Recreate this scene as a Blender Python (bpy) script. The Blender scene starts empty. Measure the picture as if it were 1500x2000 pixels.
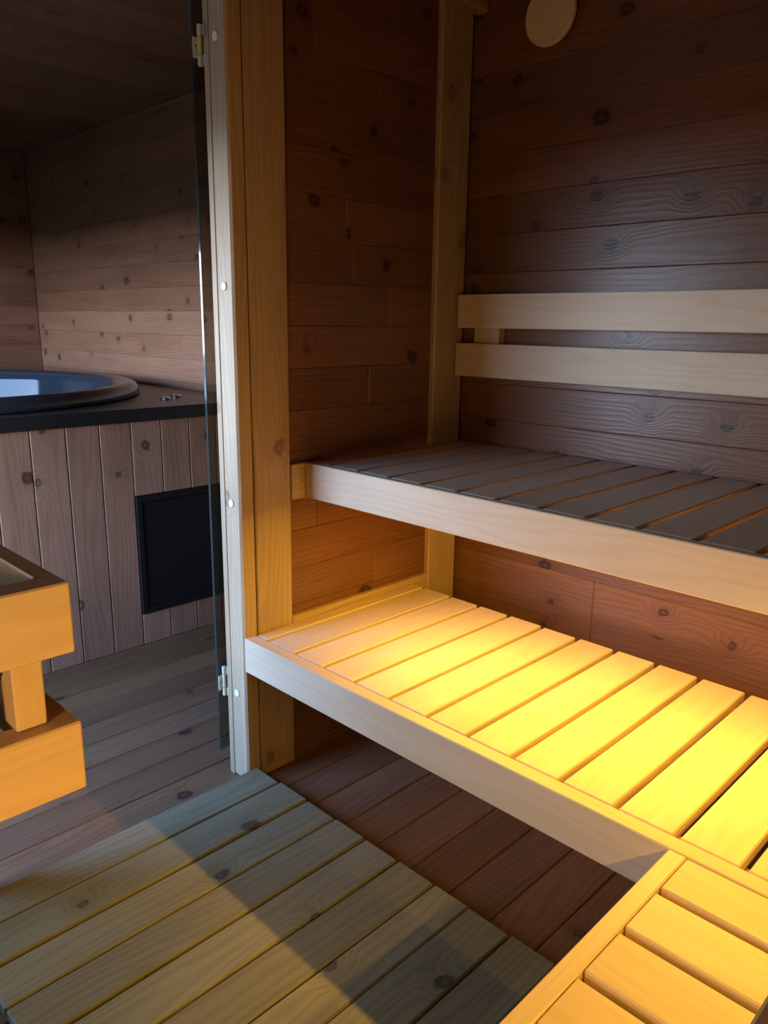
import bpy, bmesh, math, random
from mathutils import Matrix, Vector
random.seed(7)
S = bpy.context.scene
COL = S.collection

# ------------------------------------------------------------------ camera
cam_d = bpy.data.cameras.new('camera')
cam = bpy.data.objects.new('camera', cam_d)
COL.objects.link(cam)
R0 = ((0.70886844, 0.70521268, 0.01343927), (-0.1769943, 0.15940329, 0.97121759),
      (-0.6827727, 0.69084417, -0.23781459))          # right, up, forward
m = Matrix.Identity(4)
for i in range(3):
    m[i][0], m[i][1], m[i][2] = R0[0][i], R0[1][i], -R0[2][i]
m[0][3], m[1][3], m[2][3] = 1.77131, -1.21677, 1.38
cam.matrix_world = m
cam_d.sensor_fit = 'HORIZONTAL'
cam_d.sensor_width = 36.0
cam_d.lens = 36.0 * 1510.62 / 1500.0
cam_d.clip_start = 0.02
S.camera = cam

# ------------------------------------------------------------------ exposure, sky, lights
S.view_settings.view_transform = 'Standard'
S.view_settings.look = 'None'
S.view_settings.exposure = 0.0
S.view_settings.gamma = 1.0
S.view_settings.use_curve_mapping = False
S.cycles.max_bounces = 10
S.cycles.diffuse_bounces = 6
S.cycles.glossy_bounces = 4
S.cycles.transparent_max_bounces = 12
S.cycles.caustics_reflective = False
S.cycles.caustics_refractive = False
S.cycles.sample_clamp_indirect = 6.0
S.cycles.use_denoising = True

SKY_STRENGTH = 41.0
w = bpy.data.worlds.new('sky')
S.world = w
w.use_nodes = True
nt = w.node_tree
nt.nodes.clear()
wo = nt.nodes.new('ShaderNodeOutputWorld')
wb = nt.nodes.new('ShaderNodeBackground')
tc = nt.nodes.new('ShaderNodeTexCoord')
sx = nt.nodes.new('ShaderNodeSeparateXYZ')
cr = nt.nodes.new('ShaderNodeValToRGB')
cr.color_ramp.elements[0].position = 0.0
cr.color_ramp.elements[0].color = (0.70, 0.83, 1.0, 1)
cr.color_ramp.elements[1].position = 0.3
cr.color_ramp.elements[1].color = (0.22, 0.47, 1.0, 1)
nt.links.new(tc.outputs['Generated'], sx.inputs[0])
nt.links.new(sx.outputs['Z'], cr.inputs[0])
nt.links.new(cr.outputs[0], wb.inputs[0])
wb.inputs[1].default_value = SKY_STRENGTH
nt.links.new(wb.outputs[0], wo.inputs[0])

WIN = (-3.3, -0.14, 0.35, 1.82)      # window in the tub room: x0, x1, z0, z1 on the plane y = YL
YL, W, XB, XF, ZC = -1.72, 0.975, -3.73, 2.42, 2.42
portal_d = bpy.data.lights.new('window_portal', 'AREA')
portal_d.shape = 'RECTANGLE'
portal_d.size, portal_d.size_y = WIN[1] - WIN[0], WIN[3] - WIN[2]
portal_d.cycles.is_portal = True
portal = bpy.data.objects.new('window_portal', portal_d)
portal.location = ((WIN[0] + WIN[1]) / 2, YL - 0.02, (WIN[2] + WIN[3]) / 2)
portal.rotation_euler = (math.radians(90), 0, 0)
COL.objects.link(portal)

FILL_GLOW = 62.0
LED = (1.0, 0.575, 0.06)


# ------------------------------------------------------------------ materials
def principled(name, color, rough=0.5, metal=0.0, spec=0.5):
    mt = bpy.data.materials.new(name)
    mt.use_nodes = True
    b = mt.node_tree.nodes['Principled BSDF']
    b.inputs['Base Color'].default_value = (*color, 1)
    b.inputs['Roughness'].default_value = rough
    b.inputs['Metallic'].default_value = metal
    b.inputs['Specular IOR Level'].default_value = spec
    n = mt.node_tree.nodes.new('ShaderNodeTexNoise')
    n.inputs['Scale'].default_value = 60
    t = mt.node_tree.nodes.new('ShaderNodeTexCoord')
    mt.node_tree.links.new(t.outputs['Object'], n.inputs['Vector'])
    mr = mt.node_tree.nodes.new('ShaderNodeMapRange')
    mr.inputs['To Min'].default_value = max(0.02, rough - 0.06)
    mr.inputs['To Max'].default_value = rough + 0.06
    mt.node_tree.links.new(n.outputs['Fac'], mr.inputs['Value'])
    mt.node_tree.links.new(mr.outputs[0], b.inputs['Roughness'])
    return mt


def wood(name, light, dark, knot, rough=0.45, spec=0.5, vary=0.3, knots=0.35, rings=70.0, contrast=1.0, bump=0.25,
         wear=None):
    """Planed softwood: local X is the grain direction, Y + Z runs across it."""
    mt = bpy.data.materials.new(name)
    mt.use_nodes = True
    t = mt.node_tree
    N, L = t.nodes, t.links
    b = N['Principled BSDF']

    def math_(op, a, c=None, clamp=False):
        n = N.new('ShaderNodeMath')
        n.operation = op
        n.use_clamp = clamp
        for i, v in enumerate((a, c)):
            if v is None:
                continue
            if isinstance(v, (int, float)):
                n.inputs[i].default_value = v
            else:
                L.new(v, n.inputs[i])
        return n.outputs[0]

    def comb(x, y, z):
        n = N.new('ShaderNodeCombineXYZ')
        for i, v in enumerate((x, y, z)):
            if isinstance(v, (int, float)):
                n.inputs[i].default_value = v
            else:
                L.new(v, n.inputs[i])
        return n.outputs[0]

    def noise(vec, scale, detail=2.0, rough_=0.5):
        n = N.new('ShaderNodeTexNoise')
        n.inputs['Scale'].default_value = scale
        n.inputs['Detail'].default_value = detail
        n.inputs['Roughness'].default_value = rough_
        L.new(vec, n.inputs['Vector'])
        return n.outputs['Fac']

    def mix(f, a, c):
        n = N.new('ShaderNodeMix')
        n.data_type = 'RGBA'
        for s, v in ((n.inputs['Factor'], f), (n.inputs[6], a), (n.inputs[7], c)):
            if isinstance(v, tuple):
                s.default_value = (*v, 1)
            elif isinstance(v, (int, float)):
                s.default_value = v
            else:
                L.new(v, s)
        return n.outputs[2]

    def rng(v, a, c, d=0.0, e=1.0):
        n = N.new('ShaderNodeMapRange')
        n.interpolation_type = 'SMOOTHSTEP'
        n.inputs['From Min'].default_value = a
        n.inputs['From Max'].default_value = c
        n.inputs['To Min'].default_value = d
        n.inputs['To Max'].default_value = e
        L.new(v, n.inputs['Value'])
        return n.outputs[0]

    co = N.new('ShaderNodeTexCoord')
    sp = N.new('ShaderNodeSeparateXYZ')
    L.new(co.outputs['Object'], sp.inputs[0])
    oi = N.new('ShaderNodeObjectInfo')
    r = oi.outputs['Random']
    X = math_('ADD', sp.outputs['X'], math_('MULTIPLY', r, 53.0))
    V0 = math_('ADD', sp.outputs['Y'], sp.outputs['Z'])
    V = math_('ADD', V0, math_('MULTIPLY', r, 17.0))
    # knots
    kv = comb(math_('MULTIPLY', X, 4.2), math_('MULTIPLY', V, 5.2), 0.0)
    vo = N.new('ShaderNodeTexVoronoi')
    vo.voronoi_dimensions = '2D'
    vo.inputs['Scale'].default_value = 1.0
    L.new(kv, vo.inputs['Vector'])
    sc = N.new('ShaderNodeSeparateColor')
    L.new(vo.outputs['Color'], sc.inputs[0])
    has = math_('LESS_THAN', sc.outputs[0], knots)
    dist = math_('ADD', vo.outputs['Distance'], math_('MULTIPLY', math_('SUBTRACT', noise(comb(math_('MULTIPLY', X, .6), V, r), 45.0), 0.5), 0.13))
    size = math_('ADD', math_('MULTIPLY', sc.outputs[1], 0.07), 0.05)
    kn = math_('MULTIPLY', has, rng(math_('SUBTRACT', dist, size), 0.02, -0.02))
    halo = math_('MULTIPLY', has, rng(dist, 0.34, 0.02))
    # growth rings
    warp = noise(comb(math_('MULTIPLY', X, 0.9), math_('MULTIPLY', V, 7.0), math_('MULTIPLY', r, 9.0)), 1.0, 2.0)
    warp2 = noise(comb(math_('MULTIPLY', X, 5.0), math_('MULTIPLY', V, 30.0), r), 1.0, 2.0)
    g = math_('ADD', math_('MULTIPLY', V, rings),
              math_('ADD', math_('MULTIPLY', warp, 9.0), math_('ADD', math_('MULTIPLY', warp2, 0.9), math_('MULTIPLY', halo, 2.6))))
    ring = rng(math_('SINE', math_('MULTIPLY', g, 6.2832)), -0.6, 1.1)
    fib = noise(comb(math_('MULTIPLY', X, 7.0), math_('MULTIPLY', V, 420.0), r), 1.0, 3.0, 0.65)
    blot = noise(comb(math_('MULTIPLY', X, 1.7), math_('MULTIPLY', V, 9.0), math_('MULTIPLY', r, 3.0)), 1.0, 3.0)
    f = math_('ADD', math_('MULTIPLY', ring, 0.36 * contrast),
              math_('ADD', math_('MULTIPLY', rng(fib, 0.35, 0.7), 0.25 * contrast), math_('MULTIPLY', rng(blot, 0.35, 0.7), 0.45 * contrast)), True)
    f = math_('ADD', f, math_('MULTIPLY', halo, 0.25 * contrast), True)
    colr = mix(f, light, dark)
    if wear:
        wn = noise(comb(math_('MULTIPLY', X, 4.0), math_('MULTIPLY', V, 14.0), r), 1.0, 5.0, 0.7)
        colr = mix(rng(wn, 0.5, 0.78, 0.0, 0.55), colr, wear)
    core = math_('MULTIPLY', kn, math_('SUBTRACT', 1.0, math_('MULTIPLY', rng(dist, 0.05, 0.0), 0.55)))
    colr = mix(math_('MULTIPLY', core, 0.85), colr, knot)
    hsv = N.new('ShaderNodeHueSaturation')
    L.new(colr, hsv.inputs['Color'])
    wn2 = N.new('ShaderNodeTexWhiteNoise')
    wn2.noise_dimensions = '1D'
    L.new(r, wn2.inputs['W'])
    L.new(math_('ADD', math_('MULTIPLY', wn2.outputs['Value'], vary), 1.0 - vary / 2), hsv.inputs['Value'])
    L.new(math_('ADD', math_('MULTIPLY', r, vary * 0.35), 1.0 - vary * 0.17), hsv.inputs['Saturation'])
    L.new(hsv.outputs[0], b.inputs['Base Color'])
    L.new(math_('ADD', math_('MULTIPLY', fib, 0.22), rough - 0.11), b.inputs['Roughness'])
    b.inputs['Specular IOR Level'].default_value = spec
    bp = N.new('ShaderNodeBump')
    bp.inputs['Strength'].default_value = bump
    bp.inputs['Distance'].default_value = 0.002
    h = math_('ADD', math_('MULTIPLY', ring, 0.5), math_('ADD', math_('MULTIPLY', fib, 0.5), math_('ADD', math_('MULTIPLY', blot, 1.2), math_('MULTIPLY', halo, -1.0))))
    L.new(h, bp.inputs['Height'])
    L.new(bp.outputs[0], b.inputs['Normal'])
    return mt


def glass(name, tint, rough=0.0, boost=1.0):
    mt = bpy.data.materials.new(name)
    mt.use_nodes = True
    t = mt.node_tree
    t.nodes.clear()
    o = t.nodes.new('ShaderNodeOutputMaterial')
    tr = t.nodes.new('ShaderNodeBsdfTransparent')
    gl = t.nodes.new('ShaderNodeBsdfGlossy')
    fr = t.nodes.new('ShaderNodeLayerWeight')
    pw = t.nodes.new('ShaderNodeMath')
    pw.operation = 'POWER'
    pw.inputs[1].default_value = 5.0
    mx = t.nodes.new('ShaderNodeMixShader')
    ml = t.nodes.new('ShaderNodeMath')
    ml.operation = 'MULTIPLY_ADD'
    ml.use_clamp = True
    ml.inputs[1].default_value = 0.9 * boost
    ml.inputs[2].default_value = 0.04 * boost
    fr.inputs['Blend'].default_value = 0.5
    tr.inputs[0].default_value = (*tint, 1)
    gl.inputs['Roughness'].default_value = rough
    t.links.new(fr.outputs['Facing'], pw.inputs[0])
    t.links.new(pw.outputs[0], ml.inputs[0])
    t.links.new(ml.outputs[0], mx.inputs[0])
    t.links.new(tr.outputs[0], mx.inputs[1])
    t.links.new(gl.outputs[0], mx.inputs[2])
    t.links.new(mx.outputs[0], o.inputs[0])
    return mt


M_WALL = wood('stained_spruce_cladding', (0.20, 0.088, 0.048), (0.105, 0.043, 0.022), (0.035, 0.015, 0.010), 0.34, 0.36, 0.30, 0.58, 60, 0.85, 0.14)
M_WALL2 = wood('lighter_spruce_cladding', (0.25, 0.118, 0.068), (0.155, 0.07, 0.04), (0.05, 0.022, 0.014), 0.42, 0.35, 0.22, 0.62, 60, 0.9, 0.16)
M_SKIRT = wood('stained_spruce_skirt', (0.40, 0.21, 0.13), (0.25, 0.12, 0.07), (0.06, 0.03, 0.02), 0.45, 0.4, 0.28, 0.42, 30, 0.85, 0.15)
M_PINE = wood('pale_pine', (0.46, 0.325, 0.205), (0.33, 0.215, 0.125), (0.20, 0.12, 0.075), 0.45, 0.4, 0.10, 0.25, 55, 1.0, 0.2)
M_BENCH = wood('alder_bench', (0.63, 0.475, 0.335), (0.53, 0.385, 0.255), (0.33, 0.20, 0.12), 0.42, 0.4, 0.14, 0.03, 28, 0.9, 0.10)
M_GUARD = wood('amber_guard_timber', (0.66, 0.44, 0.24), (0.56, 0.35, 0.18), (0.34, 0.20, 0.10), 0.42, 0.4, 0.10, 0.08, 26, 0.9, 0.1)
M_DISC = wood('pale_disc_wood', (0.80, 0.60, 0.36), (0.70, 0.50, 0.28), (0.4, 0.25, 0.13), 0.4, 0.4, 0.05, 0.0, 40, 0.8, 0.1)
M_FLOOR = wood('red_brown_floor', (0.20, 0.096, 0.047), (0.115, 0.053, 0.027), (0.03, 0.016, 0.013), 0.42, 0.5, 0.28, 0.25, 50, 1.0, 0.3)
M_MAT = wood('impregnated_duckboard', (0.235, 0.205, 0.125), (0.125, 0.105, 0.062), (0.045, 0.038, 0.028), 0.55, 0.35, 0.25, 0.35, 45, 0.8, 0.25, wear=(0.17, 0.16, 0.13))
M_GAP = principled('dark_backing', (0.018, 0.010, 0.007), 0.8)
M_BLACK = principled('black_laminate', (0.012, 0.012, 0.013), 0.38)
M_HATCH = principled('black_hatch', (0.013, 0.011, 0.010), 0.55, 0, 0.2)
M_COUNTER = principled('brown_black_counter', (0.05, 0.035, 0.03), 0.35)
M_TUB = principled('dark_acrylic', (0.035, 0.035, 0.04), 0.16)
M_TUBIN = principled('dark_acrylic_gloss', (0.02, 0.025, 0.035), 0.06, 0, 0.2)
M_BRASS = principled('pale_brass', (0.70, 0.72, 0.56), 0.35, 0.25)
M_STEEL = principled('chrome', (0.75, 0.75, 0.76), 0.15, 1.0)
M_IRON = principled('black_iron', (0.01, 0.01, 0.01), 0.5)
M_STONE = principled('dark_stone', (0.05, 0.035, 0.027), 0.92, 0, 0.05)
M_PLUG = principled('pale_plug', (0.72, 0.68, 0.62), 0.5)
M_GLASS = glass('smoked_glass', (0.66, 0.63, 0.56))
M_GEDGE = principled('polished_glass_edge', (0.02, 0.03, 0.03), 0.08, 0, 0.6)
M_PANE = glass('clear_pane', (0.95, 0.97, 0.97))
M_SNOW = principled('dark_ground', (0.11, 0.08, 0.05), 0.9)
M_ALU = principled('aluminium_profile', (0.6, 0.6, 0.6), 0.4, 0.8)
M_RUBBER = principled('grey_outside_cladding', (0.10, 0.09, 0.08), 0.8)


# ------------------------------------------------------------------ helpers
def mark(o, label=None, cat=None, group=None, kind=None):
    if label:
        o['label'] = label
    if cat:
        o['category'] = cat
    if group:
        o['group'] = group
    if kind:
        o['kind'] = kind
    return o


def empty(name, loc, label=None, cat=None, group=None, kind=None):
    o = bpy.data.objects.new(name, None)
    o.empty_display_size = 0.05
    o.location = loc
    COL.objects.link(o)
    return mark(o, label, cat, group, kind)


def world_of(o):
    v = Vector(o.location)
    while o.parent:
        o = o.parent
        v += Vector(o.location)
    return v


CACHE = {}


def box_mesh(dx, dy, dz, bev, mat):
    key = (round(dx, 4), round(dy, 4), round(dz, 4), bev, mat.name)
    if key in CACHE:
        return CACHE[key]
    bm = bmesh.new()
    bmesh.ops.create_cube(bm, size=1.0)
    bmesh.ops.scale(bm, vec=(dx, dy, dz), verts=bm.verts)
    if bev:
        bmesh.ops.bevel(bm, geom=list(bm.edges), offset=bev, segments=1, affect='EDGES', profile=0.5)
    me = bpy.data.meshes.new('board')
    bm.to_mesh(me)
    bm.free()
    me.materials.append(mat)
    CACHE[key] = me
    return me


def link(o, parent, wloc):
    COL.objects.link(o)
    if parent is not None:
        o.parent = parent
        o.location = Vector(wloc) - world_of(parent)
    else:
        o.location = wloc
    return o


def board(name, a, c, mat, parent=None, axis='x', bev=0.003):
    """Box from corner a to corner c; the grain runs along axis."""
    lo = [min(a[i], c[i]) for i in range(3)]
    hi = [max(a[i], c[i]) for i in range(3)]
    d = [hi[i] - lo[i] for i in range(3)]
    bev = min(bev, min(d) * 0.4)
    ctr = [(lo[i] + hi[i]) / 2 for i in range(3)]
    if axis == 'x':
        me, rot = box_mesh(d[0], d[1], d[2], bev, mat), (0, 0, 0)
    elif axis == 'y':
        me, rot = box_mesh(d[1], d[0], d[2], bev, mat), (0, 0, math.pi / 2)
    else:
        me, rot = box_mesh(d[2], d[1], d[0], bev, mat), (0, -math.pi / 2, 0)
    o = bpy.data.objects.new(name, me)
    o.rotation_euler = rot
    return link(o, parent, ctr)


def mesh_obj(name, verts, faces, mat, parent=None, wloc=(0, 0, 0), smooth=False):
    me = bpy.data.meshes.new(name)
    me.from_pydata(verts, [], faces)
    me.update()
    if smooth:
        me.polygons.foreach_set('use_smooth', [True] * len(me.polygons))
    me.materials.append(mat)
    return link(bpy.data.objects.new(name, me), parent, wloc)


def lathe(name, prof, n, mat, parent, wloc, smooth=True, rot=(0, 0, 0)):
    v, f = [], []
    for r, z in prof:
        for k in range(n):
            a = 2 * math.pi * k / n
            v.append((r * math.cos(a), r * math.sin(a), z))
    for i in range(len(prof) - 1):
        for k in range(n):
            k2 = (k + 1) % n
            f.append((i * n + k, i * n + k2, (i + 1) * n + k2, (i + 1) * n + k))
    f.append(tuple(reversed(range(n))))
    f.append(tuple((len(prof) - 1) * n + k for k in range(n)))
    o = mesh_obj(name, v, f, mat, parent, wloc, smooth)
    o.rotation_euler = rot
    return o


def cyl(name, r, h, mat, parent, ctr, axis='z', n=20, bev=0.0):
    b = bev or r * 0.12
    rot = {'z': (0, 0, 0), 'y': (math.pi / 2, 0, 0), 'x': (0, math.pi / 2, 0)}[axis]
    return lathe(name, [(r - b, -h / 2), (r, -h / 2 + b), (r, h / 2 - b), (r - b, h / 2)], n, mat, parent, ctr, False, rot)


def splits(a, c, lo, hi, joints=None):
    """cut a run into planks of random length"""
    if joints is not None:
        pts = [a] + [j for j in joints if a < j < c] + [c]
    else:
        pts, p = [a], a + random.uniform(lo * 0.4, hi)
        while p < c - lo * 0.4:
            pts.append(p)
            p += random.uniform(lo, hi)
        pts.append(c)
    return list(zip(pts[:-1], pts[1:]))


# ------------------------------------------------------------------ the room shell
PT = 0.018   # plank thickness

ground = mesh_obj('ground', [(-30, -40, -.25), (30, -40, -.25), (30, 30, -.25), (-30, 30, -.25)], [(0, 1, 2, 3)], M_SNOW)
mark(ground, 'dark open ground around the cabin outside the window', 'ground', kind='structure')

fl = board('floor', (XB - .1, YL - .1, -.06), (XF + .1, W + .12, -.022), M_GAP, None, 'x', 0)
mark(fl, 'reddish brown stained plank floor running under benches and into the tub room', 'floor', kind='structure')
x = .864 - .128 * 36
while x < XF:
    x0, x1 = max(x, XB), min(x + .128, XF)
    if x1 > XB + .02:
        board('plank', (x0 + .001, YL, -.022), (x1 - .001, W, 0), M_FLOOR, fl, 'y', .003)
    x += .128

ce = board('ceiling', (XB - .1, YL - .1, ZC + .02), (XF + .1, W + .12, ZC + .08), M_GAP, None, 'x', 0)
mark(ce, 'brown plank ceiling over the tub room and the sauna', 'ceiling', kind='structure')
x = XB
while x < XF:
    x1 = min(x + .12, XF)
    for y0, y1 in splits(YL, W, 1.2, 2.4):
        board('plank', (x, y0, ZC), (x1, y1 - .0006, ZC + PT), M_WALL, ce, 'y', .002)
    x += .12

# wall behind the benches and the tub (plane y = W)
wr = board('wall_right', (XB - .1, W + .02, -.02), (XF + .1, W + .10, ZC + .08), M_GAP, None, 'x', 0)
mark(wr, 'brown horizontal plank wall behind the benches, carrying on behind the tub', 'wall', kind='structure')
z = 1.547 - .1225 * 13
while z < ZC:
    z0, z1 = max(z, 0), min(z + .1225, ZC)
    if z1 - z0 > .015:
        js = [-.04, random.uniform(1.6, 2.2)]
        if round(z / .1225) in (7, 10, 16):
            js.append(-1.5 - .13 * (round(z / .1225) % 7))
        if abs(z0 - .4445) < .01 or abs(z0 - .322) < .01:
            js.append(.575)
        for x0, x1 in splits(XB, XF, 0, 0, sorted(js)):
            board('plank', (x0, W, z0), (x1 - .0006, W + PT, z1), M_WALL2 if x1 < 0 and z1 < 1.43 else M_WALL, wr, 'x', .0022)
    z += .1225

wk = empty('wall_back', (XB, 0, 0), 'plank end wall of the tub room beyond the tub', 'wall', kind='structure')
board('backing', (XB - .10, YL - .1, -.02), (XB - .02, W + .02, ZC + .08), M_GAP, wk, 'y', 0)
z = 1.547 - .1225 * 13 + .03
while z < ZC:
    z0, z1 = max(z, 0), min(z + .1225, ZC)
    if z1 - z0 > .015:
        for y0, y1 in splits(YL, W, .9, 2.2):
            board('plank', (XB - PT, y0, z0), (XB, y1 - .0006, z1), M_WALL, wk, 'y', .0022)
    z += .1225

wf = empty('wall_front', (XF, 0, 0), 'plank end wall of the sauna behind the end bench', 'wall', kind='structure')
board('backing', (XF + .02, YL - .1, -.02), (XF + .10, W + .02, ZC + .08), M_GAP, wf, 'y', 0)
z = 0
while z < ZC:
    board('plank', (XF, YL, z), (XF + PT, W, min(z + .1225, ZC)), M_WALL, wf, 'y', .0022)
    z += .1225

# wall with the tub-room window (plane y = YL)
wl = empty('wall_left', (XB, YL, 0), 'plank wall with the large tub room window', 'wall', kind='structure')
wx0, wx1, wz0, wz1 = WIN
for a, c in (((XB - .1, -.02), (wx0, ZC + .08)), ((wx1, -.02), (XF + .1, ZC + .08)), ((wx0, -.02), (wx1, wz0)), ((wx0, wz1), (wx1, ZC + .08))):
    board('backing', (a[0], YL - .10, a[1]), (c[0], YL - .02, c[1]), M_GAP, wl, 'x', 0)
z = 0
while z < ZC:
    z0, z1 = z, min(z + .1225, ZC)
    if z1 > wz0 and z0 < wz1:
        segs = [(XB, wx0), (wx1, XF)]
        if z0 < wz0:
            board('plank', (wx0, YL - PT, z0), (wx1, YL, wz0), M_WALL, wl, 'x', .002)
        if z1 > wz1:
            board('plank', (wx0, YL - PT, wz1), (wx1, YL, z1), M_WALL, wl, 'x', .002)
    else:
        segs = [(XB, wx0), (wx0, wx1), (wx1, XF)]
    for x0, x1 in segs:
        board('plank', (x0, YL - PT, z0), (x1, YL, z1), M_WALL, wl, 'x', .002)
    z += .1225
wn = empty('window_1', (wx0, YL, wz0), 'large framed window lighting the tub', 'window', kind='structure')
for a, c, ax in (((wx0, wz0), (wx1, wz0 + .05), 'x'), ((wx0, wz1 - .05), (wx1, wz1), 'x'), ((wx0, wz0 + .05), (wx0 + .05, wz1 - .05), 'z'),
                 ((wx1 - .05, wz0 + .05), (wx1, wz1 - .05), 'z'), ((-1.68, wz0 + .05), (-1.62, wz1 - .05), 'z')):
    board('frame', (a[0], YL - .095, a[1]), (c[0], YL - .03, c[1]), M_PINE, wn, ax, .004)
for a, c in ((wx0 + .05, -1.68), (-1.62, wx1 - .05)):
    board('pane', (a, YL - .066, wz0 + .05), (c, YL - .060, wz1 - .05), M_PANE, wn, 'x', 0)

# ------------------------------------------------------------------ partition between sauna and tub room (x = -0.092 .. 0)
wm = empty('wall_middle', (-.05, .5, 0), 'dark plank partition beside the doorway, framed by pale timber', 'wall', kind='structure')
board('backing', (-.072, .055, -.02), (-.040, W + .02, ZC + .02), M_GAP, wm, 'z', 0)
z = .639 - .1215 * 5
k = 0
pj = {0: .35, 1: .6, 2: None, 3: None, 4: .55, 5: None, 6: .3, 7: .7, 8: None, 9: .52, 10: None, 11: .61, 12: .45, 13: .42, 14: None, 15: .36, 16: .55, 17: .3}
while z < ZC:
    z0, z1 = max(z, .032), min(z + .1215, ZC)
    for y0, y1 in splits(.176, .83, 0, 0, [pj[k]] if pj.get(k) else []):
        board('plank', (-.038, y0, z0), (-.02, y1 - .0006, z1), M_WALL, wm, 'y', .0022)
    for y0, y1 in splits(.055, W, 0, 0, [random.uniform(.3, .7)]):
        board('plank', (-.092, y0, z0), (-.074, y1 - .0006, z1), M_WALL, wm, 'y', .0022)
    z += .1215
    k += 1

t1 = empty('trim_1', (-.046, .025, 0), 'pale weathered timber door post with four round plugs in its reveal', 'door post', kind='structure')
board('post', (-.092, 0, 0), (0, .0505, ZC), M_PINE, t1, 'z', .006)
board('bead', (-.0925, -.0025, 0), (-.070, -.0001, ZC), M_PINE, t1, 'z', .001)
for zz, px in ((2.064, -.041), (1.468, -.039), (.876, -.040), (.286, -.044)):
    o = cyl('plug', .0115, .006, M_PLUG, t1, (px, -.0006, zz), 'y', 16, .001)
t2 = board('trim_2', (-.04, .0525, 0), (0, .1815, ZC), M_PINE, None, 'z', .003)
mark(t2, 'wide amber-lit pine board beside the door post', 'trim', kind='structure')
t3 = board('trim_3', (-.04, .808, 0), (0, .957, ZC), M_PINE, None, 'z', .004)
mark(t3, 'vertical pine board in the corner behind the backrest', 'trim', kind='structure')
t4 = board('trim_4', (.0, .0, 2.342), (.045, W, ZC), M_PINE, None, 'y', .006)
mark(t4, 'pine batten under the ceiling above the partition', 'trim', kind='structure')
t5 = board('trim_5', (-.0395, .182, .40), (-.0005, .8075, .493), M_PINE, None, 'y', .004)
mark(t5, 'horizontal pine rail on the partition just above the low bench', 'trim', kind='structure')
b1 = board('baseboard_middle', (-.039, .182, 0), (-.014, .8075, .032), M_FLOOR, None, 'y', .003)
mark(b1, 'narrow brown skirting at the foot of the partition', 'baseboard', kind='structure')

# other side of the doorway, and the head above it
w2 = empty('daylight_panel', (-.05, -1.2, 0), 'added smoked glass panel between heater and tub room, out of view, letting daylight in', 'window', kind='structure')
board('pane', (-.050, YL + .051, .051), (-.044, -.801, 2.239), M_GLASS, w2, 'z', 0)  # unseen pane, added to pass more daylight into the sauna
board('frame', (-.092, YL + .001, 0), (0, YL + .05, ZC), M_PINE, w2, 'z', .004)
board('frame', (-.092, YL + .051, 0), (0, -.801, .05), M_PINE, w2, 'y', .004)
board('frame', (-.092, YL + .051, 2.24), (0, -.801, ZC), M_PINE, w2, 'y', .004)
t6 = board('trim_6', (-.092, -.80, 0), (0, -.75, ZC), M_PINE, None, 'z', .006)
mark(t6, 'pale timber door post on the heater side of the doorway', 'door post', kind='structure')
t7 = board('trim_7', (-.092, -.75, 2.24), (0, 0, ZC), M_PINE, None, 'y', .006)
mark(t7, 'pale timber head across the top of the doorway', 'lintel', kind='structure')

# glass door, swung back against the tub-room side of the partition
d1 = empty('door_1', (-.112, .003, .07), 'smoked glass door swung open behind the door post', 'door', kind='structure')
A = math.radians(90 + 4.6)
dv = Vector((math.cos(A), math.sin(A), 0))
nv = Vector((-dv.y, dv.x, 0))
p0 = Vector((-.1215, -.0165, 0))


def slab(u0, u1, t0, t1, z0, z1):
    v = []
    for zz in (z0, z1):
        for u, t in ((u0, t0), (u1, t0), (u1, t1), (u0, t1)):
            q = p0 + dv * u + nv * t
            v.append((q.x, q.y, zz))
    return v, [(3, 2, 1, 0), (4, 5, 6, 7), (0, 1, 5, 4), (1, 2, 6, 5), (2, 3, 7, 6), (3, 0, 4, 7)]


v, f = slab(.0012, .66, 0, .008, .068, 2.2)
mesh_obj('glass_pane', v, f, M_GLASS, d1)
v, f = slab(0, .0012, 0, .008, .068, 2.2)
o = mesh_obj('glass_edge', v, f, M_GEDGE, d1)
for o in d1.children:
    o.location = -world_of(d1)
for zt in (2.106, .350):
    zb = zt - .096
    h = cyl('hinge', .0066, .026, M_BRASS, d1, (-.113, .0005, zt - .013), 'z', 14)
    cyl('knuckle', .0066, .041, M_BRASS, h, (-.113, .0005, (zt + zb) / 2), 'z', 14)
    cyl('knuckle', .0066, .026, M_BRASS, h, (-.113, .0005, zb + .013), 'z', 14)
    board('leaf', (-.106, .004, zt - .026), (-.100, .020, zt), M_BRASS, h, 'z', .001)
    board('leaf', (-.106, .004, zb), (-.100, .020, zb + .026), M_BRASS, h, 'z', .001)
    board('plate', (-.1195, -.0175, zb + .018), (-.116, -.004, zb + .066), M_BRASS, h, 'z', .001)
    cyl('screw', .002, .003, M_IRON, h, (-.1155, -.011, zb + .045), 'x', 10)

# ------------------------------------------------------------------ benches
HL, HU = .476, .971
RH, ST = .106, .026          # rail height, slat thickness


def bench(label, loc, group='wooden sauna benches'):
    return empty('sauna_bench', loc, label, 'bench', group)


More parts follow.
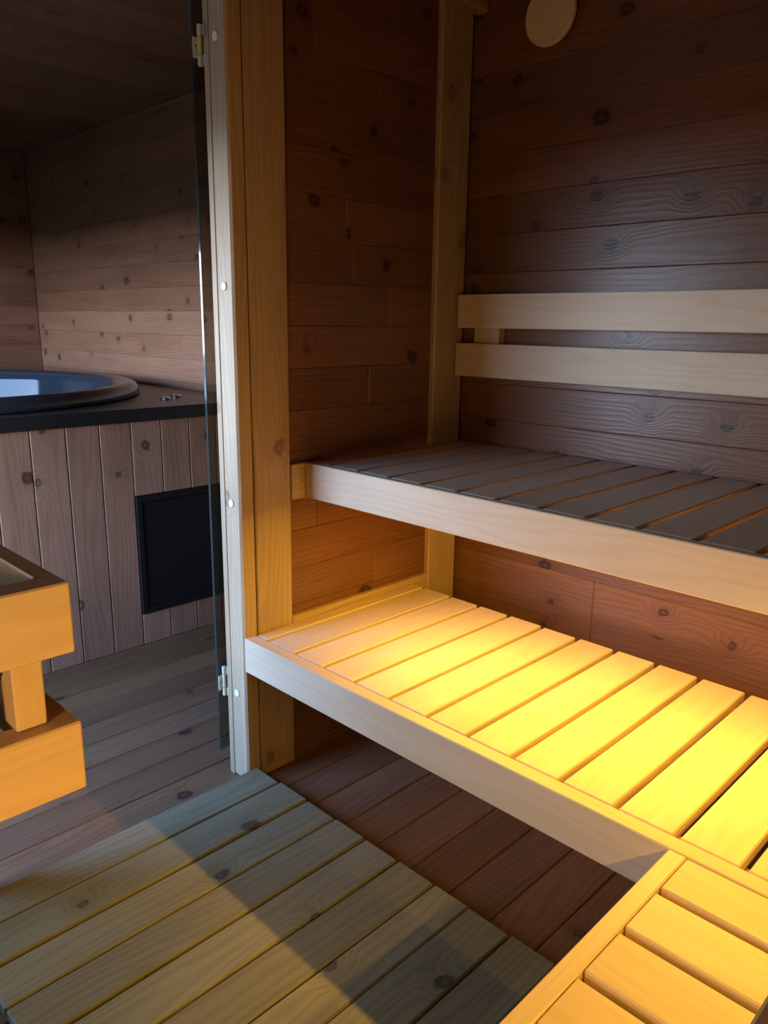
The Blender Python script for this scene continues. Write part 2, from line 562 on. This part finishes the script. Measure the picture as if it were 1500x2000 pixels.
# low bench along the wall
lb = bench('low slatted bench along the plank wall, lit bright yellow from above', (1.1, .36, .0))
board('front_rail', (.0, .0, HL - RH), (2.38, .0395, HL), M_BENCH, lb, 'x', .0025)
edges = [.003, .061, .185, .307, .428, .555, .679, .801, .925, 1.046, 1.17, 1.293, 1.414, 1.536, 1.658, 1.78, 1.902, 2.024, 2.146, 2.268, 2.385]
for i in range(len(edges) - 1):
    board('slat', (edges[i] + (.004 if i else 0), .0415, HL - ST), (edges[i + 1] - .0105, .722 + random.uniform(-.003, .003), HL), M_BENCH, lb, 'y', .0028)
board('bearer', (.0, .0415, HL - .085), (2.38, .085, HL - ST - .0005), M_BENCH, lb, 'x', .002)
board('bearer', (.0, .63, HL - .085), (2.38, .675, HL - ST - .0005), M_BENCH, lb, 'x', .002)
board('cleat', (0, .09, HL - .12), (.028, .625, HL - ST - .0005), M_BENCH, lb, 'y', .002)
board('leg', (2.30, .10, 0), (2.36, .16, HL - ST - .0005), M_BENCH, lb, 'z', .002)
board('leg', (2.30, .56, 0), (2.36, .62, HL - ST - .0005), M_BENCH, lb, 'z', .002)

# high bench along the wall
ub = bench('high dark slatted bench along the wall below the backrest', (1.1, .6, .85))
board('front_rail', (.0, .2365, HU - RH), (2.38, .262, HU), M_BENCH, ub, 'x', .0025)
g0 = .083
xs = [.003] + [g0 + .1213 * k for k in range(19)] + [2.385]
for i in range(len(xs) - 1):
    board('slat', (xs[i] + (.0055 if i else 0), .2635, HU - ST), (min(xs[i + 1] - .0075, 2.37), .958, HU), M_BENCH, ub, 'y', .0025)
board('bearer', (.0, .266, HU - .075), (2.38, .335, HU - ST - .0005), M_BENCH, ub, 'x', .002)
board('bearer', (.0, .885, HU - .09), (2.38, .94, HU - ST - .0005), M_BENCH, ub, 'x', .002)
cl = board('cleat', (-.0195, .187, HU - RH - .002), (-.0005, .2645, HU), M_PINE, ub, 'y', .003)
cyl('screw', .0035, .003, M_STEEL, ub, (.0, .222, .918), 'x', 10)

# low end bench
sb = bench('low slatted end bench meeting the yellow-lit bench at a corner', (1.8, -.6, .0))
board('front_rail', (1.296, -1.60, HL - RH), (1.3285, -.001, HL), M_BENCH, sb, 'y', .0025)
y = -.003
ys = [(-.003, -.106), (-.122, -.2265), (-.2435, -.347), (-.364, -.468), (-.485, -.589), (-.606, -.71), (-.727, -.831), (-.848, -.952), (-.969, -1.073), (-1.09, -1.194), (-1.211, -1.315), (-1.332, -1.436), (-1.453, -1.557)]
for a, c in ys:
    board('slat', (1.330, c, HL - ST), (2.10, a, HL), M_BENCH, sb, 'x', .0028)
board('bearer', (1.3295, -1.59, HL - .085), (1.372, -.004, HL - ST - .0005), M_BENCH, sb, 'y', .002)
board('bearer', (2.02, -1.59, HL - .085), (2.07, -.004, HL - ST - .0005), M_BENCH, sb, 'y', .002)
board('leg', (1.38, -1.56, 0), (1.44, -1.50, HL - ST - .0005), M_BENCH, sb, 'z', .002)
board('leg', (2.00, -1.50, 0), (2.06, -1.44, HL - .0855), M_BENCH, sb, 'z', .002)

# high end bench (its dark edge enters the corner of the view)
eb = bench('high unlit end bench, only its dark edge seen over the low end bench', (2.0, -.6, .85))
board('front_rail', (1.663, -1.60, HU - RH), (1.689, .2355, HU), M_BENCH, eb, 'y', .0025)
y = .230
while y > -1.5:
    board('slat', (1.6905, y - .1085, HU - ST), (2.37, y, HU), M_BENCH, eb, 'x', .0025)
    y -= .1213
board('bearer', (1.693, -1.59, HU - .075), (1.762, .22, HU - ST - .0005), M_BENCH, eb, 'y', .002)
board('bearer', (2.28, -1.59, HU - .09), (2.33, .22, HU - ST - .0005), M_BENCH, eb, 'y', .002)
board('leg', (2.30, -1.59, 0), (2.36, -1.53, HU - .0905), M_BENCH, eb, 'z', .002)

# backrest
br = empty('backrest', (1.1, .95, 1.19), 'two-board wooden backrest fixed to the plank wall above the high bench', 'backrest')
board('slat', (.012, .910, 1.366), (2.36, .937, 1.4765), M_BENCH, br, 'x', .002)
board('slat', (.008, .910, 1.2035), (2.36, .937, 1.3155), M_BENCH, br, 'x', .002)
for xx in (.066, 1.05, 2.1):
    board('support', (xx, .9375, 1.212), (xx + .104, W - .0005, 1.468), M_BENCH, br, 'z', .003)


# LED strips hidden below the high benches
def led_strip(label, a, c, watts, tilt=(0, 0, 0)):
    a, c = Vector(a), Vector(c)
    mid = (a + c) / 2
    e = empty('light_strip', mid, label, 'lamp', 'light strips')
    ln = (c - a).length
    al = abs(c.x - a.x) > abs(c.y - a.y)
    hx, hy = (ln / 2, .009) if al else (.009, ln / 2)
    board('profile', (mid.x - hx, mid.y - hy, mid.z + .002), (mid.x + hx, mid.y + hy, mid.z + .016), M_ALU, e, 'x' if al else 'y', .001)
    d = bpy.data.lights.new('light_strip_lamp', 'AREA')
    d.shape = 'RECTANGLE'
    d.size, d.size_y = (ln, .012) if al else (.012, ln)
    d.color = LED
    d.energy = watts * ln
    o = bpy.data.objects.new('lamp', d)
    o.rotation_euler = [math.radians(t) for t in tilt]
    link(o, e, (mid.x, mid.y, mid.z))
    return e


led_strip('amber light strip under the high bench along the wall', (.34, .318, .872), (1.50, .318, .872), 13.5)
led_strip('amber light strip under the high end bench', (1.712, -1.30, .829), (1.712, .10, .829), 7.5, (0, 74, 0))

# unseen fill light added on the wall behind the viewpoint to brighten the sauna
lp = empty('fill_light', (1.45, YL + .001, 1.12), 'added round fill light above the low end bench, out of view', 'lamp')
cyl('base', .12, .025, M_PINE, lp, (1.45, YL + .0135, 1.12), 'y', 32, .003)
M_FILL = bpy.data.materials.new('fill_light_glass')
M_FILL.use_nodes = True
_b = M_FILL.node_tree.nodes['Principled BSDF']
_b.inputs['Base Color'].default_value = (.8, .75, .65, 1)
_b.inputs['Emission Color'].default_value = (1.0, 0.68, 0.34, 1)
_b.inputs['Emission Strength'].default_value = FILL_GLOW
lathe('diffuser', [(.10 * math.cos(math.radians(t)), .07 * math.sin(math.radians(t))) for t in range(0, 86, 12)], 32, M_FILL, lp, (1.45, YL + .0265, 1.12), True, (-math.pi / 2, 0, 0))

# round vent valve on the wall
vd = empty('vent_disc', (.297, .955, 2.273), 'round pale wooden vent disc high on the plank wall', 'vent')
cyl('disc', .086, .018, M_DISC, vd, (.297, .947, 2.273), 'y', 48, .004)
cyl('stem', .018, .02, M_BENCH, vd, (.297, .9655, 2.273), 'y', 20, .002)

# ------------------------------------------------------------------ duckboard on the floor
db = empty('duckboard', (.6, -.4, 0), 'grey-green slatted duckboard lying on the sauna floor', 'duckboard')
me_ = [.004, .121, .246, .366, .486, .606, .729, .8335, .955, 1.077, 1.199]
ends = [.029, .033, .033, .034, .034, .037, .036, .035, .039, .037]
for i in range(len(me_) - 1):
    gap = .0018 if i == 6 else .0065
    o = board('slat', (me_[i], -.846 + random.uniform(-.004, .004), .021), (me_[i + 1] - gap, ends[i], .045 + random.uniform(-.0015, .0015)), M_MAT, db, 'y', .0035)
for yy in (-.78, -.42, -.04):
    board('bearer', (.012, yy, .0005), (1.185, yy + .045, .0208), M_MAT, db, 'x', .002)

# ------------------------------------------------------------------ heater and its guard
gd = empty('heater_guard', (.7, -1.2, .87), 'two-rail wooden heater guard glowing amber beside the doorway', 'guard')
GX, GY = 1.0, -.902
for z0, z1 in ((1.034, 1.113), (.871, .953)):
    board('rail', (GX - .036, YL + .001, z0), (GX, GY, z1), M_GUARD, gd, 'y', .002)
    board('rail', (.40, GY - .0235, z0), (GX - .0365, GY, z1), M_GUARD, gd, 'x', .002)
    board('rail', (.364, YL + .001, z0), (.3995, GY, z1), M_GUARD, gd, 'y', .002)
board('post', (GX - .052, -.963, .9535), (GX - .018, -.931, 1.0335), M_GUARD, gd, 'z', .002)
board('post', (.372, -.963, .9535), (.394, -.931, 1.0335), M_GUARD, gd, 'z', .002)
board('post', (GX - .052, -1.55, .9535), (GX - .018, -1.515, 1.0335), M_GUARD, gd, 'z', .002)

ht = empty('sauna_heater', (.68, -1.3, 0), 'black sauna heater standing inside the wooden guard', 'heater')
board('body', (.45, -1.64, .12), (.93, -1.03, 1.00), M_IRON, ht, 'z', .02)
board('stone_tray', (.42, -1.66, 1.001), (.956, -.934, 1.085), M_STONE, ht, 'x', .012)
for hx in (.50, .88):
    for hy in (-1.58, -1.08):
        board('leg', (hx - .02, hy - .02, 0), (hx + .02, hy + .02, .1195), M_IRON, ht, 'z', .003)

# ------------------------------------------------------------------ hot tub in its platform
SX = -1.173
su = empty('tub_surround', (SX, 0, 0), 'wood-clad platform with a dark counter around the hot tub', 'tub surround')
board('carcass', (SX - .06, YL + .001, 0.0), (SX - .022, W - .001, .974), M_GAP, su, 'z', 0)
y = .287 - .1345 * 15
while y < W:
    y0, y1 = max(y, YL + .001), min(y + .1345, W - .001)
    if y1 - y0 > .02:
        if y1 > .30 and y0 < .83:      # boards cut around the hatch
            board('board', (SX - .021, y0 + .0012, .0), (SX, y1 - .0012, .138), M_SKIRT, su, 'z', .003)
            board('board', (SX - .021, y0 + .0012, .662), (SX, y1 - .0012, .974), M_SKIRT, su, 'z', .003)
            if y0 < .283:
                board('board', (SX - .021, y0 + .0012, .1385), (SX, .282, .6615), M_SKIRT, su, 'z', .002)
            if y1 > .832:
                board('board', (SX - .021, .834, .1385), (SX, y1 - .0012, .6615), M_SKIRT, su, 'z', .002)
        else:
            board('board', (SX - .021, y0 + .0012, .0), (SX, y1 - .0012, .974), M_SKIRT, su, 'z', .003)
    y += .1345
ha = empty('access_hatch', (SX, .56, .4))
link2 = ha
ha.parent = su
ha.location = Vector((SX, .56, .4)) - world_of(su)
ha['label'] = 'black access hatch in the wooden skirt'
for a, c, ax in (((.288, .140), (.314, .660), 'z'), ((.804, .140), (.832, .660), 'z'), ((.3125, .140), (.8035, .168), 'y'), ((.3125, .632), (.8035, .660), 'y')):
    board('hatch_frame', (SX - .018, a[0], a[1]), (SX + .006, c[0], c[1]), M_HATCH, ha, ax, .002)
board('hatch_door', (SX - .015, .3145, .170), (SX + .001, .8015, .630), M_HATCH, ha, 'z', .002)

# counter with a round opening
TC, R1 = Vector((-2.33, -.26)), 1.066
HX0, HX1, HY0, HY1 = XB + .001, SX + .004, YL + .001, W - .001
RC = 1.00
angs = sorted([2 * math.pi * k / 72 for k in range(72)] + [math.atan2(yy - TC.y, xx - TC.x) % (2 * math.pi) for xx in (HX0, HX1) for yy in (HY0, HY1)])
n = len(angs)
v, f = [], []
for a in angs:
    ca, sa = math.cos(a), math.sin(a)
    tt = min([((HX1 if ca > 0 else HX0) - TC.x) / ca if abs(ca) > 1e-6 else 9e9, ((HY1 if sa > 0 else HY0) - TC.y) / sa if abs(sa) > 1e-6 else 9e9])
    for rr in (RC, tt):
        for zz in (.975, 1.025):
            v.append((TC.x + rr * ca, TC.y + rr * sa, zz))
for i in range(n):
    p, q = 4 * i, 4 * ((i + 1) % n)
    f += [(p + 1, p + 3, q + 3, q + 1), (p, q, q + 2, p + 2), (p + 2, q + 2, q + 3, p + 3), (p, p + 1, q + 1, q)]
ct = mesh_obj('countertop', v, f, M_COUNTER, su, (0, 0, 0))
board('counter_edge', (SX + .0045, YL + .001, .9735), (SX + .012, W - .001, 1.0265), M_BLACK, su, 'y', .002)
for bx, by in ((-1.436, .60), (-1.515, .70)):
    cyl('button', .024, .012, M_STEEL, su, (bx, by, 1.031), 'z', 20, .004)

tub = lathe('hot_tub', [(.90, .30), (.975, .60), (.985, 1.02), (1.060, 1.0258), (1.068, 1.034), (1.066, 1.055), (1.052, 1.074), (1.03, 1.084), (1.0, 1.086), (.968, 1.078), (.952, 1.064), (.944, 1.03), (.90, .60), (.86, .40), (.80, .36)],
            96, M_TUB, None, (TC.x, TC.y, 0))
mark(tub, 'round dark acrylic hot tub set into the counter', 'hot tub')
me = tub.data
me.materials.append(M_TUBIN)
for p in me.polygons:
    c = p.center
    if math.hypot(c.x, c.y) < .955 and c.z > .36:
        p.material_index = 1
